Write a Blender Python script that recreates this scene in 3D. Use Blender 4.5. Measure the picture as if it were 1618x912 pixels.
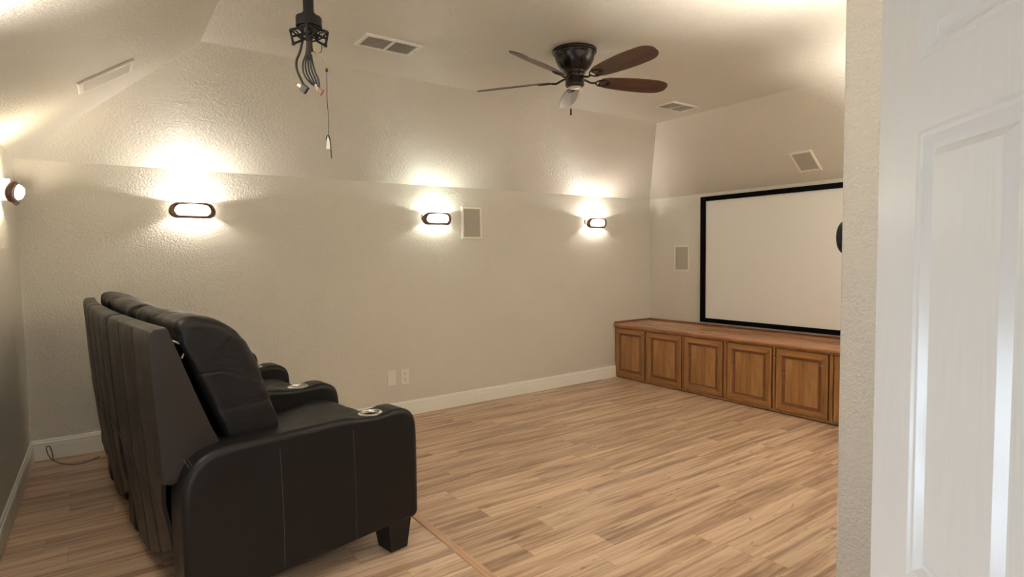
import bpy, bmesh, math, random
from mathutils import Vector, Matrix, noise
random.seed(7)
for o in list(bpy.data.objects): bpy.data.objects.remove(o)
COL = bpy.context.scene.collection
PI = math.pi
# ---------------------------------------------------------------- dimensions (metres)
W, ZK, ZC, ZP = 6.874, 2.441, 3.2, 0.180       # room width, knee wall, flat ceiling, platform
SL, SF, SR = 1.124, 1.0, 1.017                 # ceiling slopes: left, far, screen side
YB, YN, XN = -5.75, -4.475, 2.897              # entry wall, near wall, corner of the near wall
XE = 1.89                                      # platform edge
HB = 0.155                                     # baseboard height
XC = 6.177                                     # cabinet fronts
# ---------------------------------------------------------------- camera
cam = bpy.data.cameras.new('camera'); co = bpy.data.objects.new('camera', cam); COL.objects.link(co)
cam.sensor_width = 36; cam.lens = 912.44 / 1618 * 36; cam.clip_start = 0.02
y, p, r = math.radians(35.2997), math.radians(-3.2676), math.radians(-0.822)
fw = Vector((math.sin(y)*math.cos(p), math.cos(y)*math.cos(p), math.sin(p)))
rt = Vector((math.cos(y), -math.sin(y), 0)); up = rt.cross(fw)
rt, up = rt*math.cos(r)+up*math.sin(r), -rt*math.sin(r)+up*math.cos(r)
m = Matrix((rt, up, -fw)).transposed().to_4x4(); m.translation = Vector((0.4971, -5.595, 1.6803))
co.matrix_world = m
bpy.context.scene.camera = co
# ---------------------------------------------------------------- world, view, large lights
sc = bpy.context.scene
sc.view_settings.view_transform = 'Standard'; sc.view_settings.look = 'None'
sc.view_settings.gamma = 1; sc.view_settings.use_curve_mapping = False
sc.view_settings.exposure = 0.68
wd = bpy.data.worlds.new('world'); sc.world = wd; wd.use_nodes = True
wd.node_tree.nodes['Background'].inputs[0].default_value = (0.75, 0.82, 1.0, 1)
wd.node_tree.nodes['Background'].inputs[1].default_value = 0.35
WARM = (1.0, 0.94, 0.85); COOL = (0.93, 1.0, 0.88)
P_SCONCE = 5.8      # each of three filament points in a wall sconce
P_HIDDEN = 60.0     # unseen uplights on the near, entry and left walls, added as fill
def lamp(name, typ, loc, energy, color, size=0.1, sy=None, rot=(0,0,0)):
    l = bpy.data.lights.new(name, typ); l.energy = energy; l.color = color
    if typ == 'AREA':
        l.size = size
        if sy: l.shape = 'RECTANGLE'; l.size_y = sy
    else: l.shadow_soft_size = size
    o = bpy.data.objects.new(name, l); COL.objects.link(o); o.location = loc; o.rotation_euler = rot
    return o
# unseen uplights added as fill; the left-wall one follows a glow on the slope
for lx, ly, k_, rz_ in ((5.77, YN+0.09, 0.85, 0), (3.45, YN+0.09, 0.5, 0), (1.9, YB+0.09, 0.25, 0), (0.09, -3.28, 0.4, PI/2)):
    lamp('unseen_wall_fill', 'AREA', (lx, ly, 2.13), P_HIDDEN*k_, WARM, 0.28, 0.08, (PI, 0, rz_)).data.spread = math.radians(118)
# unseen fill light added in the hall behind the doorway
lamp('unseen_hall_fill', 'AREA', (0.57, -6.7, 2.5), 25, (1.0, 0.93, 0.84), 0.7, 0.7, (math.radians(35),0,0))
# daylight in the window of the left wall, outside the picture
lamp('window_daylight', 'AREA', (-0.12, -4.52, 0.98), 12, (0.70, 0.85, 1.0), 0.75, 0.64, (0, math.radians(-90), 0))

# ---------------------------------------------------------------- materials
def mat(name, col=(0.8,0.8,0.8), rough=0.5, metal=0.0, emis=None, es=0.0, spec=None):
    m = bpy.data.materials.new(name); m.use_nodes = True
    b = m.node_tree.nodes['Principled BSDF']
    b.inputs['Base Color'].default_value = (*col, 1); b.inputs['Roughness'].default_value = rough
    b.inputs['Metallic'].default_value = metal
    if spec is not None: b.inputs['Specular IOR Level'].default_value = spec
    if emis: b.inputs['Emission Color'].default_value = (*emis, 1); b.inputs['Emission Strength'].default_value = es
    return m
class NT:
    def __init__(s, m): s.t = m.node_tree; s.b = s.t.nodes['Principled BSDF']
    def n(s, typ, **kw):
        x = s.t.nodes.new(typ)
        for k, v in kw.items(): setattr(x, k, v)
        return x
    def l(s, a, b): s.t.links.new(a, b)
    def math(s, op, a, b=None, c=None):
        x = s.n('ShaderNodeMath', operation=op)
        for i, v in enumerate((a, b, c)):
            if v is None: continue
            if isinstance(v, (int, float)): x.inputs[i].default_value = v
            else: s.l(v, x.inputs[i])
        return x.outputs[0]
    def coord(s, scale=(1,1,1), rot=(0,0,0), kind='Object'):
        tc = s.n('ShaderNodeTexCoord'); mp = s.n('ShaderNodeMapping')
        mp.inputs['Scale'].default_value = scale; mp.inputs['Rotation'].default_value = rot
        s.l(tc.outputs[kind], mp.inputs[0]); return mp.outputs[0]
    def noise(s, vec, scale=5, detail=4, rough=0.5, dist=0.0, out=0):
        x = s.n('ShaderNodeTexNoise'); x.inputs['Scale'].default_value = scale; x.inputs['Detail'].default_value = detail
        x.inputs['Roughness'].default_value = rough; x.inputs['Distortion'].default_value = dist
        s.l(vec, x.inputs['Vector']); return x.outputs[out]
    def ramp(s, fac, stops, interp='LINEAR'):
        x = s.n('ShaderNodeValToRGB'); x.color_ramp.interpolation = interp; e = x.color_ramp.elements
        while len(e) < len(stops): e.new(0.5)
        for i, (ps, c) in enumerate(stops):
            e[i].position = ps; e[i].color = (*c, 1) if len(c) == 3 else c
        s.l(fac, x.inputs[0]); return x.outputs[0]
    def mix(s, fac, a, b, bt='MIX'):
        x = s.n('ShaderNodeMix', data_type='RGBA', blend_type=bt)
        for i, v in ((0, fac), (6, a), (7, b)):
            if isinstance(v, (int, float)): x.inputs[i].default_value = v
            elif isinstance(v, tuple): x.inputs[i].default_value = (*v, 1)
            else: s.l(v, x.inputs[i])
        return x.outputs[2]
    def bump(s, h, strength=0.3, dist=0.01):
        x = s.n('ShaderNodeBump'); x.inputs['Strength'].default_value = strength; x.inputs['Distance'].default_value = dist
        s.l(h, x.inputs['Height']); s.l(x.outputs[0], s.b.inputs['Normal']); return x

def textured_paint(name, col, rough, sc_, strength, dist=0.004):
    m = mat(name, col, rough); t = NT(m); v = t.coord()
    a = t.noise(v, sc_, 3, 0.55, 0.6); b = t.noise(v, sc_*2.6, 2, 0.5)
    h = t.math('ADD', t.ramp(a, [(0.38,(0,0,0)),(0.62,(1,1,1))]), t.math('MULTIPLY', b, 0.35))
    t.bump(h, strength, dist)
    c = t.noise(v, 1.3, 3)
    t.l(t.ramp(c, [(0.3, tuple(k*0.965 for k in col)), (0.7, col)]), t.b.inputs['Base Color'])
    return m
M = {}
PAINT = (0.70, 0.66, 0.58)
M['wall'] = textured_paint('wall_paint', PAINT, 0.42, 62, 0.6)
M['slope'] = textured_paint('ceiling_paint', PAINT, 0.34, 55, 0.62)
M['post'] = textured_paint('near_wall_paint', PAINT, 0.5, 70, 0.7)
M['trim'] = mat('white_trim', (0.86, 0.84, 0.78), 0.35)
M['plate'] = mat('plate_plastic', (0.82, 0.77, 0.68), 0.35)
M['vent'] = mat('vent_metal', (0.80, 0.76, 0.69), 0.4)
M['vent_dark'] = mat('vent_inside', (0.30, 0.28, 0.25), 0.8)
M['slot'] = mat('socket_slots', (0.03, 0.025, 0.02), 0.6)
M['bronze'] = mat('oil_rubbed_bronze', (0.016, 0.012, 0.011), 0.26, 0.5)
M['bronze2'] = mat('brown_bronze', (0.16, 0.085, 0.055), 0.4, 0.3)
M['black_metal'] = mat('black_metal', (0.012, 0.011, 0.011), 0.45, 0.5)
M['black'] = mat('black_velvet', (0.004, 0.004, 0.004), 0.95, spec=0.05)
M['screen'] = mat('projection_surface', (0.78, 0.76, 0.72), 0.75)
M['glass'] = mat('lit_frosted_glass', (0.9, 0.88, 0.84), 0.3, 0, (1.0, 0.92, 0.80), 4.5)
M['glass2'] = mat('lit_frosted_glass_cool', (0.9, 0.9, 0.84), 0.3, 0, (0.97, 1.0, 0.90), 4.0)
M['chrome'] = mat('brushed_steel', (0.62, 0.60, 0.56), 0.28, 1.0)
M['cord'] = mat('grey_cord', (0.10, 0.085, 0.07), 0.6)
M['wirey'] = mat('yellow_wire', (0.55, 0.38, 0.06), 0.5)
M['wireb'] = mat('black_cable', (0.012, 0.012, 0.012), 0.5)
M['white'] = mat('white_tape', (0.75, 0.72, 0.66), 0.6)
M['gold'] = mat('plug_pins', (0.7, 0.5, 0.2), 0.3, 1.0)
M['black_cloth'] = mat('black_dust_cloth', (0.006, 0.006, 0.007), 0.9, spec=0.1)
M['stitch'] = mat('grey_stitching', (0.045, 0.044, 0.042), 0.8)
def grille_mat(name, c1, c2):
    m = mat(name, c1, 0.7); t = NT(m); v = t.coord()
    x = t.n('ShaderNodeTexVoronoi'); x.inputs['Scale'].default_value = 260; t.l(v, x.inputs['Vector'])
    t.l(t.ramp(x.outputs['Distance'], [(0.2, c2), (0.5, c1)]), t.b.inputs['Base Color']); return m
M['grille'] = grille_mat('speaker_cloth', (0.44, 0.40, 0.335), (0.30, 0.27, 0.22))
def door_mat():
    m = mat('white_door_paint', (0.70, 0.69, 0.66), 0.2); t = NT(m)
    v = t.coord((90, 90, 2.6)); a = t.noise(v, 1.0, 4, 0.6, 0.8)
    c = t.noise(t.coord((3.4, 3.4, 0.55)), 1.0, 1.5, 0.4, 0.3)
    w = t.math('SINE', t.math('MULTIPLY', c, 150.0))
    t.bump(t.math('ADD', t.math('MULTIPLY', a, 0.8), t.math('MULTIPLY', w, 0.16)), 0.30, 0.0016); return m
M['door'] = door_mat()
def leather(name, col, wr=0.0):
    m = mat(name, col, 0.36, spec=0.26); t = NT(m); v = t.coord()
    x = t.n('ShaderNodeTexVoronoi'); x.inputs['Scale'].default_value = 330; t.l(v, x.inputs['Vector'])
    f = t.noise(v, 30, 4, 0.6)
    h = t.math('ADD', t.math('MULTIPLY', x.outputs['Distance'], 0.25), t.math('MULTIPLY', f, 0.5))
    t.bump(h, 0.25, 0.002)
    g = t.noise(v, 5, 4, 0.6)
    t.l(t.ramp(g, [(0.35, (0.36,)*3), (0.7, (0.52,)*3)]), t.b.inputs['Roughness'])
    return m
M['leather'] = leather('black_leather', (0.0065, 0.006, 0.0058))
M['leather_lit'] = leather('lit_black_leather', (0.024, 0.019, 0.016))  # same black leather, made lighter and browner to carry the light on the backs
M['leather_soft'] = leather('creased_black_leather', (0.009, 0.0078, 0.0072))
t_ = NT(M['leather_soft']); v_ = t_.coord((1.0, 1.0, 1.7), (0.3, 0.2, 0.4))
a_ = t_.noise(v_, 3.6, 2, 0.5, 0.9); rg = t_.math('ABSOLUTE', t_.math('SUBTRACT', a_, 0.5))
t_.bump(t_.math('ADD', t_.math('MULTIPLY', t_.math('SMOOTH_MIN', rg, 0.10, 0.06), 5.0), t_.math('MULTIPLY', t_.noise(v_, 40, 3, 0.6), 0.25)), 0.45, 0.012)
def wood(name, stops, grain=(3, 26, 26), rough=0.35, rot=(0,0,0), bump=0.1):
    m = mat(name, stops[0][1], rough); t = NT(m)
    v = t.coord(grain, rot); a = t.noise(v, 1.0, 6, 0.62, 0.8)
    v2 = t.coord(tuple(g*0.22 for g in grain), rot); b = t.noise(v2, 1.0, 3, 0.5)
    f = t.math('ADD', t.math('MULTIPLY', a, 0.6), t.math('MULTIPLY', b, 0.4))
    t.l(t.ramp(f, stops), t.b.inputs['Base Color']); t.bump(a, bump, 0.001); return m
ck = [(0.34, (0.20, 0.086, 0.026)), (0.5, (0.34, 0.160, 0.052)), (0.68, (0.48, 0.250, 0.095))]
M['cab_v'] = wood('stained_maple_upright', ck, (26, 26, 2.4))
M['cab_h'] = wood('stained_maple_lengthwise', ck, (26, 2.4, 26))
M['cab_top'] = wood('stained_maple_top', [(0.34, (0.34, 0.150, 0.066)), (0.5, (0.44, 0.215, 0.105)), (0.68, (0.55, 0.295, 0.155))], (26, 2.0, 26), 0.2)
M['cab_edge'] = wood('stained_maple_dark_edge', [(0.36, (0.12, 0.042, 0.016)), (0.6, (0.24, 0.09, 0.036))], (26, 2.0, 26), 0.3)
M['cab_gap'] = mat('cabinet_gap_shade', (0.020, 0.009, 0.005), 0.7)  # near-black carcass colour stands in for the shade in the door gaps
M['nosing'] = wood('oak_nosing', [(0.36, (0.36, 0.20, 0.11)), (0.6, (0.56, 0.34, 0.20))], (26, 2.0, 26), 0.35)
M['blade'] = wood('walnut_blade', [(0.36, (0.030, 0.014, 0.009)), (0.5, (0.070, 0.034, 0.022)), (0.68, (0.13, 0.066, 0.043))], (3.0, 34, 34), 0.3)
def floor_mat():
    m = mat('oak_plank_floor', (0.5,0.3,0.2), 0.38); t = NT(m)
    tc = t.n('ShaderNodeTexCoord'); sp = t.n('ShaderNodeSeparateXYZ'); t.l(tc.outputs['Object'], sp.inputs[0])
    X, Y = sp.outputs[0], sp.outputs[1]
    PW, PL = 0.182, 1.22
    ry = t.math('DIVIDE', Y, PW); row = t.math('FLOOR', ry); fy = t.math('FRACT', ry)
    wn = t.n('ShaderNodeTexWhiteNoise', noise_dimensions='1D'); t.l(row, wn.inputs['W'])
    rx = t.math('ADD', t.math('DIVIDE', X, PL), t.math('MULTIPLY', wn.outputs['Value'], 7.3))
    colm = t.math('FLOOR', rx); fx = t.math('FRACT', rx)
    cb = t.n('ShaderNodeCombineXYZ'); t.l(row, cb.inputs[0]); t.l(colm, cb.inputs[1])
    wn2 = t.n('ShaderNodeTexWhiteNoise', noise_dimensions='3D'); t.l(cb.outputs[0], wn2.inputs['Vector'])
    pr = wn2.outputs['Value']
    # grain coordinates, shifted for every plank
    gx = t.math('ADD', t.math('MULTIPLY', X, 1.0), t.math('MULTIPLY', pr, 37.0))
    gy = t.math('ADD', Y, t.math('MULTIPLY', pr, 11.0))
    cg = t.n('ShaderNodeCombineXYZ'); t.l(gx, cg.inputs[0]); t.l(gy, cg.inputs[1])
    def sc(v, s):
        mp = t.n('ShaderNodeMapping'); mp.inputs['Scale'].default_value = s; t.l(v, mp.inputs[0]); return mp.outputs[0]
    broad = t.noise(sc(cg.outputs[0], (0.7, 10.5, 1)), 1.0, 4, 0.58, 1.0)
    mid = t.noise(sc(cg.outputs[0], (1.2, 34, 1)), 1.0, 4, 0.62, 0.5)
    fine = t.noise(sc(cg.outputs[0], (9, 190, 1)), 1.0, 3, 0.6)
    knots = t.noise(sc(cg.outputs[0], (3.2, 15, 1)), 1.0, 2, 0.5, 2.0)
    f = t.math('ADD', t.math('MULTIPLY', broad, 0.58), t.math('MULTIPLY', mid, 0.42))
    c = t.ramp(f, [(0.34, (0.15, 0.085, 0.052)), (0.44, (0.32, 0.200, 0.130)), (0.51, (0.52, 0.355, 0.238)), (0.60, (0.70, 0.520, 0.375))])
    c = t.mix(0.22, c, t.ramp(fine, [(0.35, (0.34, 0.22, 0.14)), (0.65, (0.66, 0.48, 0.33))]))
    c = t.mix(t.ramp(knots, [(0.66, (0,0,0)), (0.78, (0.75,0.75,0.75))]), c, (0.17, 0.095, 0.055))
    tint = t.ramp(pr, [(0.0, (0.90, 0.89, 0.88)), (0.5, (1.0, 1.0, 1.0)), (1.0, (1.07, 1.06, 1.04))])
    c = t.mix(1.0, c, tint, 'MULTIPLY')
    ex = t.math('MINIMUM', fx, t.math('SUBTRACT', 1.0, fx)); ey = t.math('MINIMUM', fy, t.math('SUBTRACT', 1.0, fy))
    gap = t.math('MAXIMUM', t.math('LESS_THAN', ex, 0.0016), t.math('LESS_THAN', ey, 0.008))
    c = t.mix(t.math('MULTIPLY', gap, 0.3), c, (0.14, 0.08, 0.045))
    t.l(c, t.b.inputs['Base Color'])
    t.l(t.ramp(fine, [(0.3, (0.34,)*3), (0.7, (0.46,)*3)]), t.b.inputs['Roughness'])
    t.bump(t.math('SUBTRACT', t.math('MULTIPLY', fine, 0.3), gap), 0.25, 0.001)
    return m
M['floor'] = floor_mat()

# ---------------------------------------------------------------- helpers
def link(name, bm, mats, parent=None, smooth=False, loc=None, auto=None):
    me = bpy.data.meshes.new(name); bmesh.ops.recalc_face_normals(bm, faces=bm.faces[:]); bm.to_mesh(me); bm.free()
    if not isinstance(mats, (list, tuple)): mats = [mats]
    for k in mats: me.materials.append(M[k] if isinstance(k, str) else k)
    if smooth:
        for f in me.polygons: f.use_smooth = True
        if auto:
            me.set_sharp_from_angle(angle=math.radians(auto))
    o = bpy.data.objects.new(name, me); COL.objects.link(o)
    if loc is not None: o.location = loc
    if parent is not None: o.parent = parent
    return o
def tag(o, label, cat, group=None):
    o['label'] = label; o['category'] = cat
    if group: o['group'] = group
    return o
def struct(o): o['kind'] = 'structure'; return o
def empty(name, loc, rot=(0,0,0)):
    o = bpy.data.objects.new(name, None); COL.objects.link(o); o.location = loc; o.rotation_euler = rot
    o.empty_display_size = 0.1; return o
def box(bm, x0, x1, y0, y1, z0, z1, mi=0, bev=0.0, seg=2):
    vs = [bm.verts.new((x, y, z)) for x in (x0, x1) for y in (y0, y1) for z in (z0, z1)]
    q = [(0,1,3,2),(4,6,7,5),(0,4,5,1),(2,3,7,6),(0,2,6,4),(1,5,7,3)]
    fs = [bm.faces.new([vs[i] for i in f]) for f in q]
    for f in fs: f.material_index = mi
    if bev > 0:
        es = list({e for f in fs for e in f.edges})
        r = bmesh.ops.bevel(bm, geom=es, offset=bev, segments=seg, affect='EDGES', profile=0.6)
        for f in r['faces']: f.material_index = mi
    return fs
def prism(bm, pts, axis, a, b, mi=0, bev=0.0, seg=3):
    """extrude a 2-D outline along an axis; pts are the two other coordinates in xyz order"""
    def P(q, t):
        q = list(q); q.insert(axis, t); return bm.verts.new(q)
    A = [P(q, a) for q in pts]; B = [P(q, b) for q in pts]; n = len(pts)
    fs = [bm.faces.new(A), bm.faces.new(B[::-1])]
    for i in range(n): fs.append(bm.faces.new((A[i], B[i], B[(i+1) % n], A[(i+1) % n])))
    for f in fs: f.material_index = mi
    if bev:
        es = [e for f in fs[:2] for e in f.edges]
        r = bmesh.ops.bevel(bm, geom=es, offset=bev, segments=seg, affect='EDGES', profile=0.5)
        for f in r['faces']: f.material_index = mi
    return fs
def lathe(bm, prof, n=40, centre=(0,0,0), mi=0):
    rings = []
    for r_, z in prof:
        if r_ < 1e-6: rings.append([bm.verts.new((centre[0], centre[1], centre[2]+z))])
        else: rings.append([bm.verts.new((centre[0]+r_*math.cos(2*PI*i/n), centre[1]+r_*math.sin(2*PI*i/n), centre[2]+z)) for i in range(n)])
    for a, b in zip(rings, rings[1:]):
        for i in range(n):
            j = (i+1) % n
            if len(a) == 1 and len(b) == 1: continue
            if len(a) == 1: f = bm.faces.new((a[0], b[j], b[i]))
            elif len(b) == 1: f = bm.faces.new((a[i], a[j], b[0]))
            else: f = bm.faces.new((a[i], a[j], b[j], b[i]))
            f.material_index = mi
def smoothpath(pts, k=6, closed=False):
    pts = [Vector(q) for q in pts]; n = len(pts); out = []
    rng = range(n) if closed else range(n-1)
    for i in rng:
        if closed: a, b, c, d = pts[(i-1) % n], pts[i], pts[(i+1) % n], pts[(i+2) % n]
        else: a, b, c, d = pts[max(i-1,0)], pts[i], pts[i+1], pts[min(i+2,n-1)]
        for j in range(k):
            t = j/k
            out.append(0.5*((2*b)+(c-a)*t+(2*a-5*b+4*c-d)*t*t+(3*b-a-3*c+d)*t**3))
    if not closed: out.append(pts[-1])
    return out
def tube(bm, pts, r, n=8, mi=0, closed=False, k=6):
    P = smoothpath(pts, k, closed) if k > 1 else [Vector(q) for q in pts]
    rings = []; N = len(P); prev = None
    for i, q in enumerate(P):
        if closed: t = P[(i+1) % N]-P[i-1]
        else: t = P[min(i+1,N-1)]-P[max(i-1,0)]
        t.normalize()
        if prev is None: prev = t.orthogonal().normalized()
        prev = (prev - t*prev.dot(t)).normalized(); b = t.cross(prev)
        rr = r(i/(N-1)) if callable(r) else r
        rings.append([bm.verts.new(q+(prev*math.cos(2*PI*j/n)+b*math.sin(2*PI*j/n))*rr) for j in range(n)])
    M_ = N if closed else N-1
    for i in range(M_):
        a, b2 = rings[i], rings[(i+1) % N]
        for j in range(n):
            f = bm.faces.new((a[j], a[(j+1) % n], b2[(j+1) % n], b2[j])); f.material_index = mi
    if not closed:
        bm.faces.new(rings[0][::-1]).material_index = mi; bm.faces.new(rings[-1]).material_index = mi

# ================================================================ SETTING
# far wall
bm = bmesh.new(); box(bm, -0.1, W+0.1, 0, 0.12, -0.15, ZK+0.02); struct(link('wall_far', bm, 'wall'))
# left wall with a window opening outside the picture
WY0, WY1, WZ0, WZ1 = -4.86, -4.18, 0.50, 1.46
bm = bmesh.new()
box(bm, -0.12, 0, WY1, 0, -0.15, ZK); box(bm, -0.12, 0, YB, WY0, -0.15, ZK)
box(bm, -0.12, 0, WY0, WY1, -0.15, WZ0); box(bm, -0.12, 0, WY0, WY1, WZ1, ZK)
struct(link('wall_left', bm, 'wall'))
bm = bmesh.new(); box(bm, W, W+0.12, YN, 0, -0.15, ZK); struct(link('wall_right', bm, 'wall'))
# near wall with its return towards the entry (the textured strip beside the door)
bm = bmesh.new()
prism(bm, [(XN+0.006, YN), (W, YN), (W, YN-0.13), (XN+0.13, YN-0.13), (XN+0.13, YB), (XN, YB), (XN, YN-0.006)], 2, -0.12, ZC)
struct(link('wall_near', bm, 'post'))
# entry wall with the doorway
DX0, DX1, DZ = 0.16, 0.985, ZP+2.06
bm = bmesh.new()
box(bm, 0, DX0, YB-0.12, YB, -0.12, ZC); box(bm, DX1, XN+0.13, YB-0.12, YB, -0.12, ZC); box(bm, DX0, DX1, YB-0.12, YB, DZ, ZC)
struct(link('wall_back', bm, 'post'))
# floors
bm = bmesh.new(); box(bm, XE, W, YB-0.12, 0, -0.12, 0)
struct(link('floor', bm, 'floor'))
bm = bmesh.new(); box(bm, 0, XE, YB-1.6, 0, -0.12, ZP)
struct(link('floor_platform', bm, 'floor'))
# platform nosing
bm = bmesh.new()
prism(bm, [(XE, ZP-0.05), (XE+0.012, ZP-0.05), (XE+0.012, ZP-0.018), (XE+0.045, ZP-0.018), (XE+0.052, ZP-0.008), (XE+0.045, ZP+0.004), (XE+0.004, ZP+0.006), (XE, ZP)], 1, YB, -0.016)
struct(link('trim_1', bm, 'nosing', smooth=False))
# ceiling with its sloped sides (thick, built outwards)
bm = bmesh.new()
def slab(pts, off=(0,0,0.1)):
    a = [bm.verts.new(q) for q in pts]; b = [bm.verts.new(Vector(q)+Vector(off)) for q in pts]; n = len(a)
    bm.faces.new(a); bm.faces.new(b[::-1])
    for i in range(n): bm.faces.new((a[i], b[i], b[(i+1) % n], a[(i+1) % n]))
slab([(SL,-SF,ZC),(W-SR,-SF,ZC),(W-SR,YB-0.12,ZC),(SL,YB-0.12,ZC)])
slab([(0,0,ZK),(W,0,ZK),(W-SR,-SF,ZC),(SL,-SF,ZC)])
slab([(0,0,ZK),(SL,-SF,ZC),(SL,YB-0.12,ZC),(0,YB-0.12,ZK)])
slab([(W,0,ZK),(W,YN-0.13,ZK),(W-SR,YN-0.13,ZC),(W-SR,-SF,ZC)])
struct(link('ceiling', bm, 'slope'))
# baseboards
def bb(name, p0, p1, nrm, z0):
    """moulded baseboard from p0 to p1 (xy), nrm points into the room"""
    prof = [(0,0),(0.015,0),(0.015,0.105),(0.0125,0.108),(0.0125,0.118),(0.016,0.121),(0.016,0.131),(0.010,0.136),(0.010,0.146),(0.006,0.153),(0,HB)]
    bm = bmesh.new(); n = Vector(nrm)
    A = [bm.verts.new((p0[0]+n.x*a, p0[1]+n.y*a, z0+b)) for a, b in prof]
    B = [bm.verts.new((p1[0]+n.x*a, p1[1]+n.y*a, z0+b)) for a, b in prof]
    bm.faces.new(A); bm.faces.new(B[::-1])
    for i in range(len(A)): bm.faces.new((A[i], B[i], B[(i+1) % len(A)], A[(i+1) % len(A)]))
    struct(link(name, bm, 'trim'))
bb('baseboard_far_platform', (0,0), (XE,0), (0,-1), ZP)
bb('baseboard_far', (XE,0), (XC+0.02,0), (0,-1), 0)
bb('baseboard_left', (0,-0.016), (0,YB), (1,0), ZP)
bb('baseboard_near', (XN,YN), (W,YN), (0,1), 0)
bb('baseboard_return', (XN,YB), (XN,YN), (-1,0), 0)
# window on the left wall
bm = bmesh.new()
for a in ((WY0-0.06, WY0, WZ0-0.06, WZ1+0.06), (WY1, WY1+0.06, WZ0-0.06, WZ1+0.06), (WY0, WY1, WZ1, WZ1+0.06), (WY0, WY1, WZ0-0.06, WZ0), (WY0, WY1, (WZ0+WZ1)/2-0.015, (WZ0+WZ1)/2+0.015)):
    box(bm, -0.02, 0.014, *a)
struct(link('window_1', bm, 'trim'))

# six-panel door, standing open beside the camera
def make_door():
    root = empty('door_1', (0.978+0.71*0.035, -5.717-0.704*0.035, ZP+0.012), (0, 0, math.atan2(0.71, 0.704)))
    root['kind'] = 'structure'
    DW, DH, T = 0.762, 2.02, 0.035
    cols = [(0.113, 0.331), (0.431, 0.649)]; rows = [(0.235, 0.795), (1.016, 1.653), (1.749, 1.910)]
    bm = bmesh.new()
    # layered panel grid on the two faces: stiles and rails flat, panels moulded
    xs = sorted({0, DW, *[c for q in cols for c in q]}); zs = sorted({0, DH, *[c for q in rows for c in q]})
    for side in (0, 1):
        yf = T if side else 0.0; sg = -1 if side else 1      # sg: direction into the door
        for i in range(len(xs)-1):
            for j in range(len(zs)-1):
                x0, x1, z0, z1 = xs[i], xs[i+1], zs[j], zs[j+1]
                if (x0, x1) in cols and (z0, z1) in rows:
                    steps = [(0, 0), (0.004, 0.003), (0.010, 0.0035), (0.013, 0.006), (0.020, 0.0115), (0.028, 0.0115), (0.040, 0.0030), (0.043, 0.0030)]
                    rings = [[bm.verts.new((a, yf+sg*d, b)) for a, b in ((x0+o, z0+o), (x1-o, z0+o), (x1-o, z1-o), (x0+o, z1-o))] for o, d in steps]
                    for ra, rb in zip(rings, rings[1:]):
                        for k in range(4): bm.faces.new((ra[k], ra[(k+1) % 4], rb[(k+1) % 4], rb[k]))
                    bm.faces.new(rings[-1])
                else:
                    bm.faces.new([bm.verts.new(q) for q in ((x0,yf,z0),(x1,yf,z0),(x1,yf,z1),(x0,yf,z1))])
    for q in (((0,0,0),(0,T,0),(0,T,DH),(0,0,DH)), ((DW,0,0),(DW,T,0),(DW,T,DH),(DW,0,DH)), ((0,0,DH),(DW,0,DH),(DW,T,DH),(0,T,DH)), ((0,0,0),(DW,0,0),(DW,T,0),(0,T,0))):
        bm.faces.new([bm.verts.new(v) for v in q])
    bmesh.ops.remove_doubles(bm, verts=bm.verts[:], dist=0.0001)
    link('door_leaf', bm, 'door', root)
    for s in (0, 1):
        bm = bmesh.new(); lathe(bm, [(0.0,0),(0.031,0),(0.031,0.006),(0.012,0.010),(0.011,0.030),(0.024,0.038),(0.028,0.050),(0.022,0.062),(0,0.066)], 24)
        k = link('door_knob', bm, 'chrome', root, True, (DW-0.065, T if s else 0, 0.725)); k.rotation_euler = (math.radians(-90 if s else 90), 0, 0)
make_door()

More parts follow.
